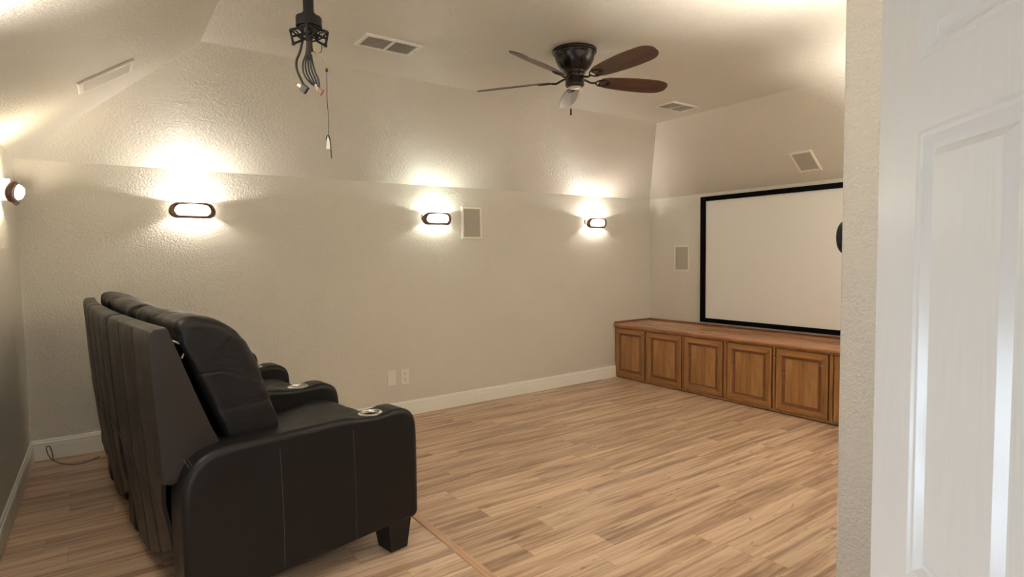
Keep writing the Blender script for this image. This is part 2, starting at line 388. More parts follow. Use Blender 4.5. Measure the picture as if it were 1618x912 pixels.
# ================================================================ CABINETS
units = [(0.0,-0.552,-0.015,-0.527),(-0.552,-1.131,-0.573,-1.107),(-1.131,-1.71,-1.153,-1.678),(-1.71,-2.291,-1.742,-2.266),(-2.291,-2.875,-2.317,-2.844),(-2.875,-3.455,-2.903,-3.430),(-3.455,-4.04,-3.485,-4.012)]
clab = ['low stained maple cabinet with one panelled door, in the corner against the far wall',
        'low stained maple cabinet with one panelled door, second from the far corner',
        'low stained maple cabinet with one panelled door, third from the far corner',
        'low stained maple cabinet with one panelled door, fourth from the far corner',
        'low stained maple cabinet with a small metal catch on its door',
        'stained maple cabinet partly hidden by the near wall, right of the one with a catch',
        'low stained maple cabinet at the near end of the row, hidden behind the near wall']
for i, (ya, yb, da, db) in enumerate(units):
    if i == 6: continue
    root = empty('cabinet', (XC, (ya+yb)/2, 0)); cy = (ya+yb)/2
    tag(root, clab[i], 'cabinet', 'low cabinets under the screen')
    bm = bmesh.new(); h = (ya-yb)/2-0.0006
    # carcass with recessed plinth; face frame of stiles and rails
    box(bm, 0.05, W-XC-0.004, -h, h, 0.012, 0.700, 2)
    box(bm, 0.0, 0.05, (da-cy)+0.014, h, 0.012, 0.700); box(bm, 0.0, 0.05, -h, (db-cy)-0.013, 0.012, 0.700)
    box(bm, 0.0, 0.05, (db-cy)-0.013, (da-cy)+0.014, 0.682, 0.700); box(bm, 0.0, 0.05, (db-cy)-0.013, (da-cy)+0.014, 0.012, 0.031)
    if i == 4:  # screw hole in the stile
        for k in range(1): tube(bm, [(-0.0012, (ya-cy)-0.012, 0.60), (0.004, (ya-cy)-0.012, 0.60)], 0.008, 12, 1, k=1)
    link('cabinet_body', bm, ['cab_v', 'slot', 'cab_gap'], root)
    bm = bmesh.new(); box(bm, 0.012, 0.3, -h, h, 0.0, 0.012); link('plinth', bm, 'slot', root)
    # raised-and-recessed door
    bm = bmesh.new(); y0, y1, z0, z1 = db-cy, da-cy, 0.036, 0.676; F = -0.019
    F = -0.012; steps = [(0, 0.018), (0, F+0.006), (0.007, F), (0.060, F), (0.064, F+0.006), (0.070, F+0.006), (0.078, F+0.015), (0.095, F+0.015)]
    rings = [[bm.verts.new((d, a, b)) for a, b in ((y0+o, z0+o), (y1-o, z0+o), (y1-o, z1-o), (y0+o, z1-o))] for o, d in steps]
    bm.faces.new(rings[0])
    for n_, (ra, rb) in enumerate(zip(rings, rings[1:])):
        for k in range(4):
            f = bm.faces.new((ra[k], ra[(k+1) % 4], rb[(k+1) % 4], rb[k]))
            f.material_index = 0 if k in (1, 3) else 1
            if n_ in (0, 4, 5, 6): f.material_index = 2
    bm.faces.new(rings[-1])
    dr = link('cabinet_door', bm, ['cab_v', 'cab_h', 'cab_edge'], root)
    if i == 4:
        bm = bmesh.new(); box(bm, -0.022, -0.011, -0.012, 0.012, -0.006, 0.006, 0, 0.002); box(bm, -0.030, -0.021, -0.004, 0.018, -0.003, 0.004, 0, 0.001)
        link('catch', bm, 'chrome', dr, loc=(0, y0+0.05, 0.565))
    if i == 5:
        bm = bmesh.new(); box(bm, -0.022, -0.011, -0.010, 0.010, -0.006, 0.006, 0, 0.002); link('catch', bm, 'chrome', dr, loc=(0, y1-0.035, 0.565))
# worktop with rounded nose and low back strip
YT = -3.455
bm = bmesh.new()
nose = [(0.02, 0.701), (0.02, 0.701), (-0.026, 0.703), (-0.031, 0.710), (-0.033, 0.722), (-0.031, 0.734), (-0.024, 0.7395), (-0.010, 0.7395), (-0.008, 0.742), (0.0, 0.742)]
pts = [(XC+a, b) for a, b in nose[1:]]+[(W-0.002, 0.742), (W-0.002, 0.701)]
prism(bm, pts, 1, YT, -0.002)
wt = link('worktop', bm, 'cab_top'); tag(wt, 'long stained wood worktop lying on the low cabinets under the screen', 'worktop')
bm = bmesh.new(); box(bm, W-0.022, W-0.002, YT, -0.022, 0.742, 0.762, 0, 0.004); link('back_strip', bm, 'cab_edge', wt)
bm = bmesh.new(); box(bm, XC-0.02, W-0.002, -0.022, -0.002, 0.742, 0.762, 0, 0.004); link('back_strip', bm, 'cab_edge', wt)

# ================================================================ SCREEN
root = empty('projection_screen', (W, -0.877, 0.782)); tag(root, 'large white projection screen in a wide black frame on the wall above the cabinets', 'projection screen')
SW, SH, FB = 2.86, 1.616, 0.077
bm = bmesh.new()
box(bm, -0.035, -0.002, -FB, 0, 0, SH, 0, 0.003); box(bm, -0.035, -0.002, -SW, -SW+FB, 0, SH, 0, 0.003)
box(bm, -0.035, -0.002, -SW+FB, -FB, SH-FB+0.018, SH, 0, 0.003); box(bm, -0.035, -0.002, -SW+FB, -FB, 0, FB-0.022, 0, 0.003)
link('screen_frame', bm, 'black', root)
bm = bmesh.new(); box(bm, -0.02, -0.004, -SW+FB, -FB, FB-0.022, SH-FB+0.018); link('screen_surface', bm, 'screen', root)

# ================================================================ SPEAKERS, VENTS, PLATES
def speaker(label, w, h, origin, ux, uz, nrm):
    """in-wall speaker: frame with bevelled lip and inset cloth grille; built in a local frame then placed"""
    root = empty('wall_speaker', origin)
    ux, uz, nrm = Vector(ux).normalized(), Vector(uz).normalized(), Vector(nrm).normalized()
    root.rotation_euler = Matrix((ux, -nrm, uz)).transposed().to_euler()
    tag(root, label, 'speaker', 'flush speakers in the walls and ceiling')
    f = 0.026; bm = bmesh.new()
    steps = [(0, 0.001), (0, -0.008), (0.004, -0.012), (f-0.004, -0.012), (f, -0.006)]
    R_ = [[bm.verts.new((a, d, b)) for a, b in ((-w/2+o, -h/2+o), (w/2-o, -h/2+o), (w/2-o, h/2-o), (-w/2+o, h/2-o))] for o, d in steps]
    for ra, rb in zip(R_, R_[1:]):
        for k in range(4): bm.faces.new((ra[k], ra[(k+1) % 4], rb[(k+1) % 4], rb[k]))
    link('speaker_frame', bm, 'plate', root)
    bm = bmesh.new(); box(bm, -w/2+f-0.003, w/2-f+0.003, -0.009, -0.001, -h/2+f-0.003, h/2-f+0.003, 0, 0.003); link('grille', bm, 'grille', root)
speaker('cream flush speaker in the far wall, right beside the middle wall lamp', 0.262, 0.362, (3.913, -0.001, 2.053), (1,0,0), (0,0,1), (0,-1,0))
speaker('cream flush speaker in the screen wall, left of the black screen frame', 0.252, 0.352, (W-0.001, -0.565, 1.611), (0,-1,0), (0,0,1), (-1,0,0))
sd = Vector((W-SR, 0, ZC))-Vector((W, 0, ZK)); sn = Vector((-(ZC-ZK), 0, -SR)).normalized()
sp = lambda x, yy: Vector((x, yy, ZK+(W-x)/SR*(ZC-ZK)))+sn*0.001
speaker('cream flush speaker in the sloped ceiling above the projection screen', 0.238, 0.305, sp(6.615, -2.362), (0,-1,0), sd, sn)
def vent(label, cx, cy, w, d, banks=2):
    root = empty('ceiling_vent', (cx, cy, ZC)); tag(root, label, 'vent', 'white ceiling vents')
    fr = 0.032; bm = bmesh.new(); steps = [(0, -0.0005), (0.0, -0.006), (0.006, -0.013), (fr-0.004, -0.013), (fr, -0.004)]
    R_ = [[bm.verts.new((a, b, z)) for a, b in ((-w/2+o, -d/2+o), (w/2-o, -d/2+o), (w/2-o, d/2-o), (-w/2+o, d/2-o))] for o, z in steps]
    for ra, rb in zip(R_, R_[1:]):
        for k in range(4): bm.faces.new((ra[k], ra[(k+1) % 4], rb[(k+1) % 4], rb[k]))
    box(bm, -0.011, 0.011, -d/2+fr-0.003, d/2-fr+0.003, -0.013, -0.003)
    for sx in (-1, 1): lathe(bm, [(0,-0.0145),(0.004,-0.0145),(0.004,-0.012)], 10, (sx*(w/2-fr*0.5), 0, 0), 1)
    link('vent_frame', bm, ['vent', 'slot'], root)
    bm = bmesh.new(); box(bm, -w/2+fr-0.004, w/2-fr+0.004, -d/2+fr-0.004, d/2-fr+0.004, -0.002, -0.0006); link('backing', bm, 'vent_dark', root)
    nS = 11; bm = bmesh.new()
    for sx in (-1, 1):
        x0, x1 = (0.011, w/2-fr) if sx > 0 else (-w/2+fr, -0.011)
        for k in range(nS):
            yy = -d/2+fr+0.006+(d-2*fr-0.012)*k/(nS-1)
            prism(bm, [(yy-0.0065, -0.0120), (yy-0.0055, -0.0128), (yy+0.0065, -0.0045), (yy+0.0055, -0.0037)], 0, x0, x1)
    link('slats', bm, 'vent', root)
vent('white louvred vent in the flat ceiling between the projector mount and the ceiling fan', 2.238, -1.657, 0.43, 0.25)
vent('smaller looking white louvred vent in the ceiling, right of the ceiling fan blades', 5.424, -1.637, 0.42, 0.25)
# long grille in the left slope
ld = Vector((SL, 0, ZC-ZK)).normalized(); ln = Vector((ZC-ZK, 0, -SL)).normalized()
x_ = 0.566; o_ = Vector((x_, -1.193, ZK+x_/SL*(ZC-ZK)))+ln*0.001
root = empty('slope_register', o_); root.rotation_euler = Matrix((ld, Vector(ln).cross(ld), ln)).transposed().to_euler()
tag(root, 'narrow white register on the sloped ceiling above the left wall', 'vent')
w, d = 0.345, 0.245
bm = bmesh.new(); steps = [(0, 0.0), (0, 0.009), (0.003, 0.012), (0.028, 0.012), (0.032, 0.004)]
R_ = [[bm.verts.new((a, b, z)) for a, b in ((-w/2+o, -d/2+o), (w/2-o, -d/2+o), (w/2-o, d/2-o), (-w/2+o, d/2-o))] for o, z in steps]
for ra, rb in zip(R_, R_[1:]):
    for k in range(4): bm.faces.new((ra[k], ra[(k+1) % 4], rb[(k+1) % 4], rb[k]))
link('register_frame', bm, 'vent', root)
bm = bmesh.new(); box(bm, -w/2+0.03, w/2-0.03, -d/2+0.03, d/2-0.03, 0.0005, 0.002); link('backing', bm, 'vent_dark', root)
bm = bmesh.new()
for k in range(9):
    yy = -d/2+0.042+(d-0.084)*k/8
    prism(bm, [(yy-0.009, 0.011), (yy-0.007, 0.012), (yy+0.009, 0.006), (yy+0.007, 0.005)], 0, -w/2+0.03, w/2-0.03)
link('slats', bm, 'vent', root)
# wall plates
def plate(name, label, cx, cz, sock):
    root = empty(name, (cx, 0, cz)); tag(root, label, 'wall plate')
    bm = bmesh.new(); box(bm, -0.045, 0.045, -0.007, -0.0005, -0.080, 0.080, 0, 0.0035, 2); link('plate', bm, 'plate', root)
    if sock:
        for s in (-1, 1):
            bm = bmesh.new(); box(bm, -0.020, 0.020, -0.0085, -0.006, s*0.030-0.022, s*0.030+0.022, 0, 0.002)
            box(bm, -0.010, -0.006, -0.0090, -0.007, s*0.030+0.001, s*0.030+0.013, 1); box(bm, 0.006, 0.010, -0.0090, -0.007, s*0.030+0.001, s*0.030+0.013, 1)
            box(bm, -0.004, 0.004, -0.0090, -0.007, s*0.030-0.014, s*0.030-0.006, 1)
            link('socket', bm, ['plate', 'slot'], root)
    else:
        for s in (-1, 1):
            bm = bmesh.new(); box(bm, -0.003, 0.003, -0.0082, -0.006, s*0.055-0.003, s*0.055+0.003, 0, 0.001)
            link('screw', bm, 'vent', root)
plate('blank_plate', 'cream blank wall plate above the far baseboard, left of the socket', 2.905, 0.423, False)
plate('socket_outlet', 'cream double power socket above the far baseboard, right of the blank plate', 3.054, 0.420, True)
# loose cord on the platform
bm = bmesh.new()
tube(bm, [(0.098,-0.018,0.285),(0.088,-0.024,0.27),(0.100,-0.045,0.22),(0.125,-0.075,0.187),(0.175,-0.19,0.184),(0.235,-0.27,0.184),(0.30,-0.30,0.184),(0.36,-0.26,0.184),(0.415,-0.20,0.184)], 0.0035, 8)
tube(bm, [(0.098,-0.018,0.285),(0.112,-0.026,0.272),(0.122,-0.045,0.235),(0.128,-0.07,0.195),(0.125,-0.075,0.189)], 0.0035, 8)
tag(link('power_cord', bm, 'cord', smooth=True), 'thin looped cord lying on the platform floor at the far baseboard behind the sofa', 'cord')
# black dome on the near wall
bm = bmesh.new(); lathe(bm, [(0,0.0365),(0.03,0.036),(0.052,0.034),(0.066,0.029),(0.070,0.02),(0.070,0.0005),(0,0.0005)], 32)
o = link('wall_dome', bm, 'black_metal', smooth=True, loc=(XN+0.083, YN, 1.735)); o.rotation_euler = (math.radians(-90), 0, 0)
tag(o, 'small rounded black fitting just showing past the near wall edge, in front of the screen', 'wall fitting')

# ================================================================ WALL LAMPS
def racetrack(a, b, n=12):
    """outline of half-length a, half-height b"""
    out = []
    for s, cx in ((1, a-b), (-1, -(a-b))):
        for k in range(n+1):
            t = -PI/2+PI*k/n if s > 0 else PI/2+PI*k/n
            out.append((cx+b*math.cos(t), b*math.sin(t)))
    return out
def sconce(label, loc, rz, gl, col, k=1.0):
    root = empty('wall_lamp', loc, (0, 0, rz)); tag(root, label, 'wall lamp', 'oval bronze wall lamps')
    # local: x along wall, -y into room, z up; origin = filament height at the wall
    ring = bmesh.new()
    oo = racetrack(0.176, 0.068); ii = racetrack(0.134, 0.046); oo2 = racetrack(0.165, 0.060)
    def fr(q, d):    # frame leans out at its top, ends swept back towards the wall
        xx, zz = q; return (xx, -(d+0.010*(zz/0.066)-0.034*(abs(xx)/0.172)**2.4), zz*0.98-0.012-0.010*(abs(xx)/0.172)**2)
    R_ = [[ring.verts.new(fr(q, dd)) for q in s] for s, dd in ((oo2, 0.082), (oo, 0.096), (oo2, 0.112), (ii, 0.112), (ii, 0.090))]
    n = len(oo)
    for i in range(5):
        ra, rb = R_[i], R_[(i+1) % 5]
        for j in range(n): ring.faces.new((ra[j], ra[(j+1) % n], rb[(j+1) % n], rb[j]))
    link('lamp_frame', ring, 'bronze2', root, True)
    # frosted glass trough: rises from near the wall to the frame opening
    gb = bmesh.new(); rows = []
    NX = 20
    for i in range(NX+1):
        xx = -0.134+0.268*i/NX; e = math.sqrt(max(0, 1-(abs(xx)/0.138)**3.0)); sw = 0.055*(abs(xx)/0.138)**2.4
        prof = [(0.074, -0.052*e-0.004), (0.082, -0.050*e-0.008), (0.096-sw*0.6, -0.046*e-0.008), (0.116-sw, -0.036*e-0.008), (0.130-sw, -0.010*e-0.004), (0.130-sw, 0.015*e), (0.118-sw, 0.032*e-0.002)]
        rows.append([gb.verts.new((xx, -d_, z_)) for d_, z_ in prof])
    for a, b in zip(rows, rows[1:]):
        for j in range(len(a)-1): gb.faces.new((a[j], a[j+1], b[j+1], b[j]))
    # end walls of the housing, which cut the light off sideways
    hb_ = bmesh.new()
    for s in (-1, 1):
        prism(gb, [(-0.002, -0.050), (-0.074, -0.046), (-0.078, 0.0), (-0.074, 0.055), (-0.002, 0.055)], 0, s*0.132, s*0.137)
        box(hb_, *sorted((s*0.09, s*0.10)), -0.072, -0.060, -0.012, 0.012); box(hb_, *sorted((s*0.09, s*0.151)), -0.069, -0.063, -0.003, 0.003)
    link('glass_diffuser', gb, gl, root, True, auto=40)
    box(hb_, -0.15, 0.15, -0.010, -0.0005, -0.03, 0.03)
    link('lamp_housing', hb_, 'bronze2', root)
    bb_ = bmesh.new(); tube(bb_, [(-0.085,-0.066,0.006),(0.085,-0.066,0.006)], 0.005, 10, k=1)
    link('bulb', bb_, gl, root, True)
    for dx in (-0.022, 0.022):
        l = bpy.data.lights.new('bulb_light', 'POINT'); l.energy = P_SCONCE*k; l.color = col; l.shadow_soft_size = 0.008
        lo = bpy.data.objects.new('bulb_light', l); COL.objects.link(lo); lo.parent = root; lo.location = (dx, -0.066, 0.031)
sconce('oval bronze wall lamp on the far wall above the sofa, warm white light', (1.137, 0, 2.112), 0, 'glass', WARM, 1.15)
sconce('oval bronze wall lamp on the far wall beside the cream speaker, slightly greenish light', (3.443, 0, 2.100), 0, 'glass2', COOL, 0.62)
sconce('oval bronze wall lamp on the far wall nearest the screen corner', (5.778, 0, 2.102), 0, 'glass', WARM, 0.95)
sconce('oval bronze wall lamp on the left wall, cut off by the edge of the picture', (0, -0.96, 2.118), math.radians(90), 'glass2', (1.0, 0.88, 0.66), 1.0)

# ================================================================ CEILING FAN
FX, FY = 3.43, -2.30
root = empty('ceiling_fan', (FX, FY, ZC)); tag(root, 'dark bronze five bladed ceiling fan with walnut blades close under the ceiling', 'ceiling fan')
bm = bmesh.new()
lathe(bm, [(0,-0.001),(0.150,-0.001),(0.164,-0.006),(0.166,-0.020),(0.163,-0.027),(0.154,-0.030),(0.153,-0.038),(0.148,-0.042),(0.146,-0.055),(0.140,-0.080),(0.127,-0.110),(0.108,-0.138),(0.088,-0.158),(0.080,-0.165),(0.080,-0.172),(0.066,-0.180),(0.062,-0.200),(0,-0.200)], 56)
link('motor_housing', bm, 'bronze', root, True, auto=50)
bm = bmesh.new(); lathe(bm, [(0,-0.2005),(0.066,-0.2005),(0.070,-0.206),(0.069,-0.250),(0.071,-0.254),(0.070,-0.262),(0.062,-0.270),(0.050,-0.2745),(0,-0.2745)], 48)
sw = link('switch_housing', bm, 'bronze', root, True, auto=50)
bm = bmesh.new(); lathe(bm, [(0,-0.275),(0.049,-0.275),(0.049,-0.279),(0.035,-0.283),(0,-0.284)], 40); link('cap', bm, 'chrome', sw, True, auto=50)
bm = bmesh.new()
for k in range(26): lathe(bm, [(0,0.0022),(0.0022,0),(0,-0.0022)], 6, (-0.046*0.577-0.02, -0.046*0.815+0.03, -0.272-0.0065*k))
ch = link('pull_chain', bm, 'chrome', sw)
bm = bmesh.new(); lathe(bm, [(0,0),(0.005,-0.003),(0.0065,-0.02),(0.007,-0.045),(0.005,-0.05),(0,-0.05)], 14, (-0.0465, -0.0075, -0.436)); link('pull_fob', bm, 'black_metal', ch, True)
AL = math.radians(20)
for k in range(5):
    th = math.radians(-162+72*k)
    bz = -0.222
    # blade: local x outward, y tangential, pitched about x
    bm = bmesh.new(); out = []
    prof = [(0.200,0.022),(0.212,0.044),(0.26,0.058),(0.36,0.070),(0.48,0.078),(0.58,0.080),(0.68,0.075),(0.725,0.068),(0.755,0.052),(0.772,0.034),(0.778,0.018)]
    pts = [(a, b) for a, b in prof]+[(a, -b) for a, b in reversed(prof)]
    prism(bm, pts, 2, -0.003, 0.003, 0, 0.0015, 1)
    b = link('blade', bm, 'blade', root, loc=(0,0,bz)); b.rotation_euler = Matrix.Rotation(th, 3, 'Z').to_4x4().to_euler()
    b.rotation_euler = (Matrix.Rotation(th, 4, 'Z') @ Matrix.Rotation(-AL, 4, 'X')).to_euler()
    bm = bmesh.new()
    tube(bm, [(0.055,0,0.020),(0.10,0.006,0.006),(0.14,0.004,-0.010),(0.175,0,-0.008)], 0.008, 8)
    # open triangular bracket screwed under the blade
    tri = [(0.170,0.0),(0.205,0.034),(0.262,0.026),(0.285,0.0),(0.262,-0.026),(0.205,-0.034)]
    tube(bm, [(a, c, -0.0065) for a, c in tri], 0.0055, 8, closed=True, k=3)
    for q in ((0.212,0.022),(0.212,-0.022),(0.266,0.0)): lathe(bm, [(0,-0.012),(0.006,-0.011),(0.007,-0.006),(0.007,-0.0035)], 10, (*q, 0))
    link('blade_bracket', bm, 'bronze', b, True, auto=50)

# ================================================================ PROJECTOR MOUNT
MX, MY = 1.315, -2.867
root = empty('projector_mount', (MX, MY, ZC)); tag(root, 'black ceiling projector mount without its projector, cables hanging from it', 'projector mount')
R3 = Vector((0.816, -0.578, 0))                # direction across the view, used to spread the cables
def q3(a, z, b=0.0): v = R3*a+Vector((0.578,0.816,0))*b; return (v.x, v.y, z)
bm = bmesh.new(); lathe(bm, [(0.0,0),(0.07,0),(0.07,-0.008),(0.028,-0.014),(0.0240,-0.016),(0.0235,-0.43),(0,-0.43)], 28); link('pole', bm, 'black_metal', root, True, auto=40)
bm = bmesh.new(); lathe(bm, [(0,-0.405),(0.030,-0.405),(0.034,-0.420),(0.056,-0.424),(0.057,-0.430),(0.057,-0.468),(0.050,-0.468),(0.048,-0.440),(0.0,-0.440)], 36); link('collar', bm, 'black_metal', root, True, auto=40)
bm = bmesh.new()
lathe(bm, [(0,-0.44),(0.036,-0.44),(0.040,-0.475),(0.030,-0.500),(0,-0.505)], 20)
lathe(bm, [(0,-0.470),(0.048,-0.470),(0.048,-0.476),(0,-0.476)], 20)
for k in range(4):
    a = math.radians(-35+90*k+12)
    d_ = Vector((math.cos(a), math.sin(a), 0)); e_ = Vector((-d_.y, d_.x, 0))
    def bar(p0, p1, w_=0.007, t_=0.003):
        tube(bm, [p0, p1], w_, 6, k=1)
    A = d_*0.030+Vector((0,0,-0.470)); B = d_*0.082+Vector((0,0,-0.482)); C_ = d_*0.070+Vector((0,0,-0.545)); D_ = d_*0.030+Vector((0,0,-0.525))
    for u_, v_ in ((A,B),(B,C_),(C_,D_),(A,D_),(D_*0.5+A*0.5, C_*0.5+B*0.5)): tube(bm, [u_, v_], 0.0052, 6, k=1)
    for s in (-1, 1): tube(bm, [B, d_*0.050+e_*s*0.034+Vector((0,0,-0.500)), D_], 0.004, 6, k=1)
    lathe(bm, [(0,-0.55),(0.008,-0.55),(0.008,-0.535),(0,-0.535)], 10, (C_.x, C_.y, 0))
link('bracket', bm, 'black_metal', root)
bm = bmesh.new(); tube(bm, [q3(-0.030,-0.52),q3(-0.045,-0.575),q3(-0.062,-0.615),q3(-0.062,-0.655),q3(-0.045,-0.70),q3(-0.034,-0.725)], 0.0055, 8)
pc = link('power_cable', bm, 'wireb', root, True)
bm = bmesh.new(); box(bm, -0.016, 0.016, -0.011, 0.011, -0.017, 0.017, 0, 0.003)
pl = link('plug', bm, 'wireb', pc, loc=q3(-0.032,-0.742)); pl.rotation_euler = (0.2, 0.7, -0.6)
bm = bmesh.new()
for s in (-1, 1): box(bm, -0.032, -0.015, s*0.006-0.001, s*0.006+0.001, -0.006, 0.002)
link('pins', bm, 'gold', pl)
bm = bmesh.new(); rnd = random.Random(3)
tube(bm, [q3(0.0,-0.50),q3(-0.004,-0.56),q3(-0.012,-0.60)], 0.013, 10)
for k in range(5):
    b_ = -0.010+0.005*k
    tube(bm, [q3(-0.010+0.003*k,-0.585,b_),q3(-0.028+0.009*k,-0.625,b_),q3(-0.030+0.012*k,-0.665,b_),q3(-0.016+0.012*k,-0.70,b_),q3(0.010+0.006*k,-0.728-0.003*k,b_)], 0.0042, 7)
cb_ = link('cable_bundle', bm, 'wireb', root, True)
bm = bmesh.new()
for a, z in ((0.006,-0.722),(0.022,-0.728),(0.030,-0.740)): lathe(bm, [(0,0.006),(0.006,0.005),(0.007,-0.006),(0,-0.007)], 10, q3(a, z))
link('tape', bm, 'white', cb_, True)
bm = bmesh.new(); box(bm, -0.014, 0.014, -0.006, 0.006, -0.014, 0.014, 0, 0.003); c_ = link('connector', bm, 'bronze2', cb_, loc=q3(0.040,-0.755)); c_.rotation_euler = (0.1, 0.6, -0.6)
bm = bmesh.new(); tube(bm, [q3(0.012,-0.535),q3(0.026,-0.575),q3(0.046,-0.59),q3(0.066,-0.612),q3(0.074,-0.640),q3(0.074,-0.655)], 0.0022, 6)
yw = link('yellow_wire', bm, 'wirey', root, True)
bm = bmesh.new()
tube(bm, [q3(0.010,-0.528),q3(0.014,-0.565),q3(0.032,-0.583),q3(0.052,-0.575),q3(0.055,-0.545)], 0.0018, 6)
tube(bm, [q3(0.074,-0.650),q3(0.074,-0.72),q3(0.072,-0.80),q3(0.076,-0.88),q3(0.073,-0.955)], 0.0014, 6)
tube(bm, [q3(0.073,-0.955),q3(0.080,-0.985),q3(0.082,-1.02),q3(0.084,-1.06)], 0.0026, 6)
tube(bm, [q3(0.062,-0.975),q3(0.066,-0.958),q3(0.075,-0.957),q3(0.080,-0.975)], 0.0024, 6)
for zz in (-0.658,): lathe(bm, [(0,0.008),(0.005,0.007),(0.006,-0.008),(0,-0.009)], 10, q3(0.074, zz))
link('hanging_wire', bm, 'wireb', root, True)
bm = bmesh.new(); prism(bm, [(-0.002,0.0),(0.004,0.0),(0.014,-0.050),(0.004,-0.056),(-0.010,-0.052)], 1, -0.001, 0.001)
t_ = link('tag', bm, 'white', root, loc=q3(0.070,-0.962)); t_.rotation_euler = (0,0,-0.6)

# ================================================================ SOFA (curved row of three recliner seats)
SR0 = Vector((0.707, -3.091, 0)); LROW = 2.86
ph = lambda u: math.radians(10-9*u/LROW)
NSTEP = 400; tab = [SR0.copy()]
for i in range(NSTEP*2):
    a = ph((i+0.5)*LROW/NSTEP); tab.append(tab[-1]+Vector((-math.sin(a), math.cos(a), 0))*LROW/NSTEP)
ORG = Vector((1.15, -1.6, ZP))
def SM(u, v, z):
    f = max(0.0, u)/LROW*NSTEP; i = int(f); t = f-i
    P = tab[i].lerp(tab[i+1], t)
    if u < 0: P = SR0+Vector((-math.sin(ph(0)), math.cos(ph(0)), 0))*u
    a = ph(u)
    return P+Vector((math.cos(a), math.sin(a), 0))*v+Vector((0,0,z))+Vector((0,0,ZP))-ORG
def bend(bm):
    for v in bm.verts: v.co = SM(*v.co)
root = empty('reclining_sofa', ORG); tag(root, 'black leather curved three seat reclining sofa with cup holders, on the platform', 'sofa')
root_sofa = root
AW = 0.18
arms = [0.0, 0.893, 1.786, LROW-AW]
AP = [(0.012,0.13),(0.0,0.16),(0.0,0.52),(0.006,0.60),(0.024,0.66),(0.060,0.705),(0.115,0.734),(0.20,0.742),(0.66,0.742),(0.74,0.736),(0.80,0.728),(0.87,0.725),(0.93,0.728),(0.985,0.732),(1.03,0.724),(1.070,0.700),(1.092,0.665),(1.10,0.60),(1.10,0.40),(1.094,0.165),(1.08,0.152),(0.9,0.148),(0.2,0.13)]
AP = [q for q in AP if q not in ((0.012,0.13),(1.08,0.152),(1.094,0.165))]+[]
AP[0] = (0.0, 0.13); AP.insert(AP.index((0.9,0.148)), (1.098, 0.150))
def cut(P, dmax):
    out = []
    for i, q in enumerate(P):
        for w_ in (P[i-1], P[(i+1) % len(P)]):
            L = math.dist(q, w_); t = min(0.28*L, dmax)/L; out.append((q[0]+(w_[0]-q[0])*t, q[1]+(w_[1]-q[1])*t))
    return out
APS = cut(cut(AP, 0.022), 0.010)
def inset(P, d):
    out = []; n = len(P)
    for i in range(n):
        a, b, c = Vector(P[i-1]), Vector(P[i]), Vector(P[(i+1) % n])
        e1, e2 = (b-a).normalized(), (c-b).normalized(); nn = Vector((e1.y+e2.y, -e1.x-e2.x)).normalized()
        k = d/max(0.6, nn.dot(Vector((e1.y, -e1.x)))); out.append((b.x+nn.x*k, b.y+nn.y*k))
    return out
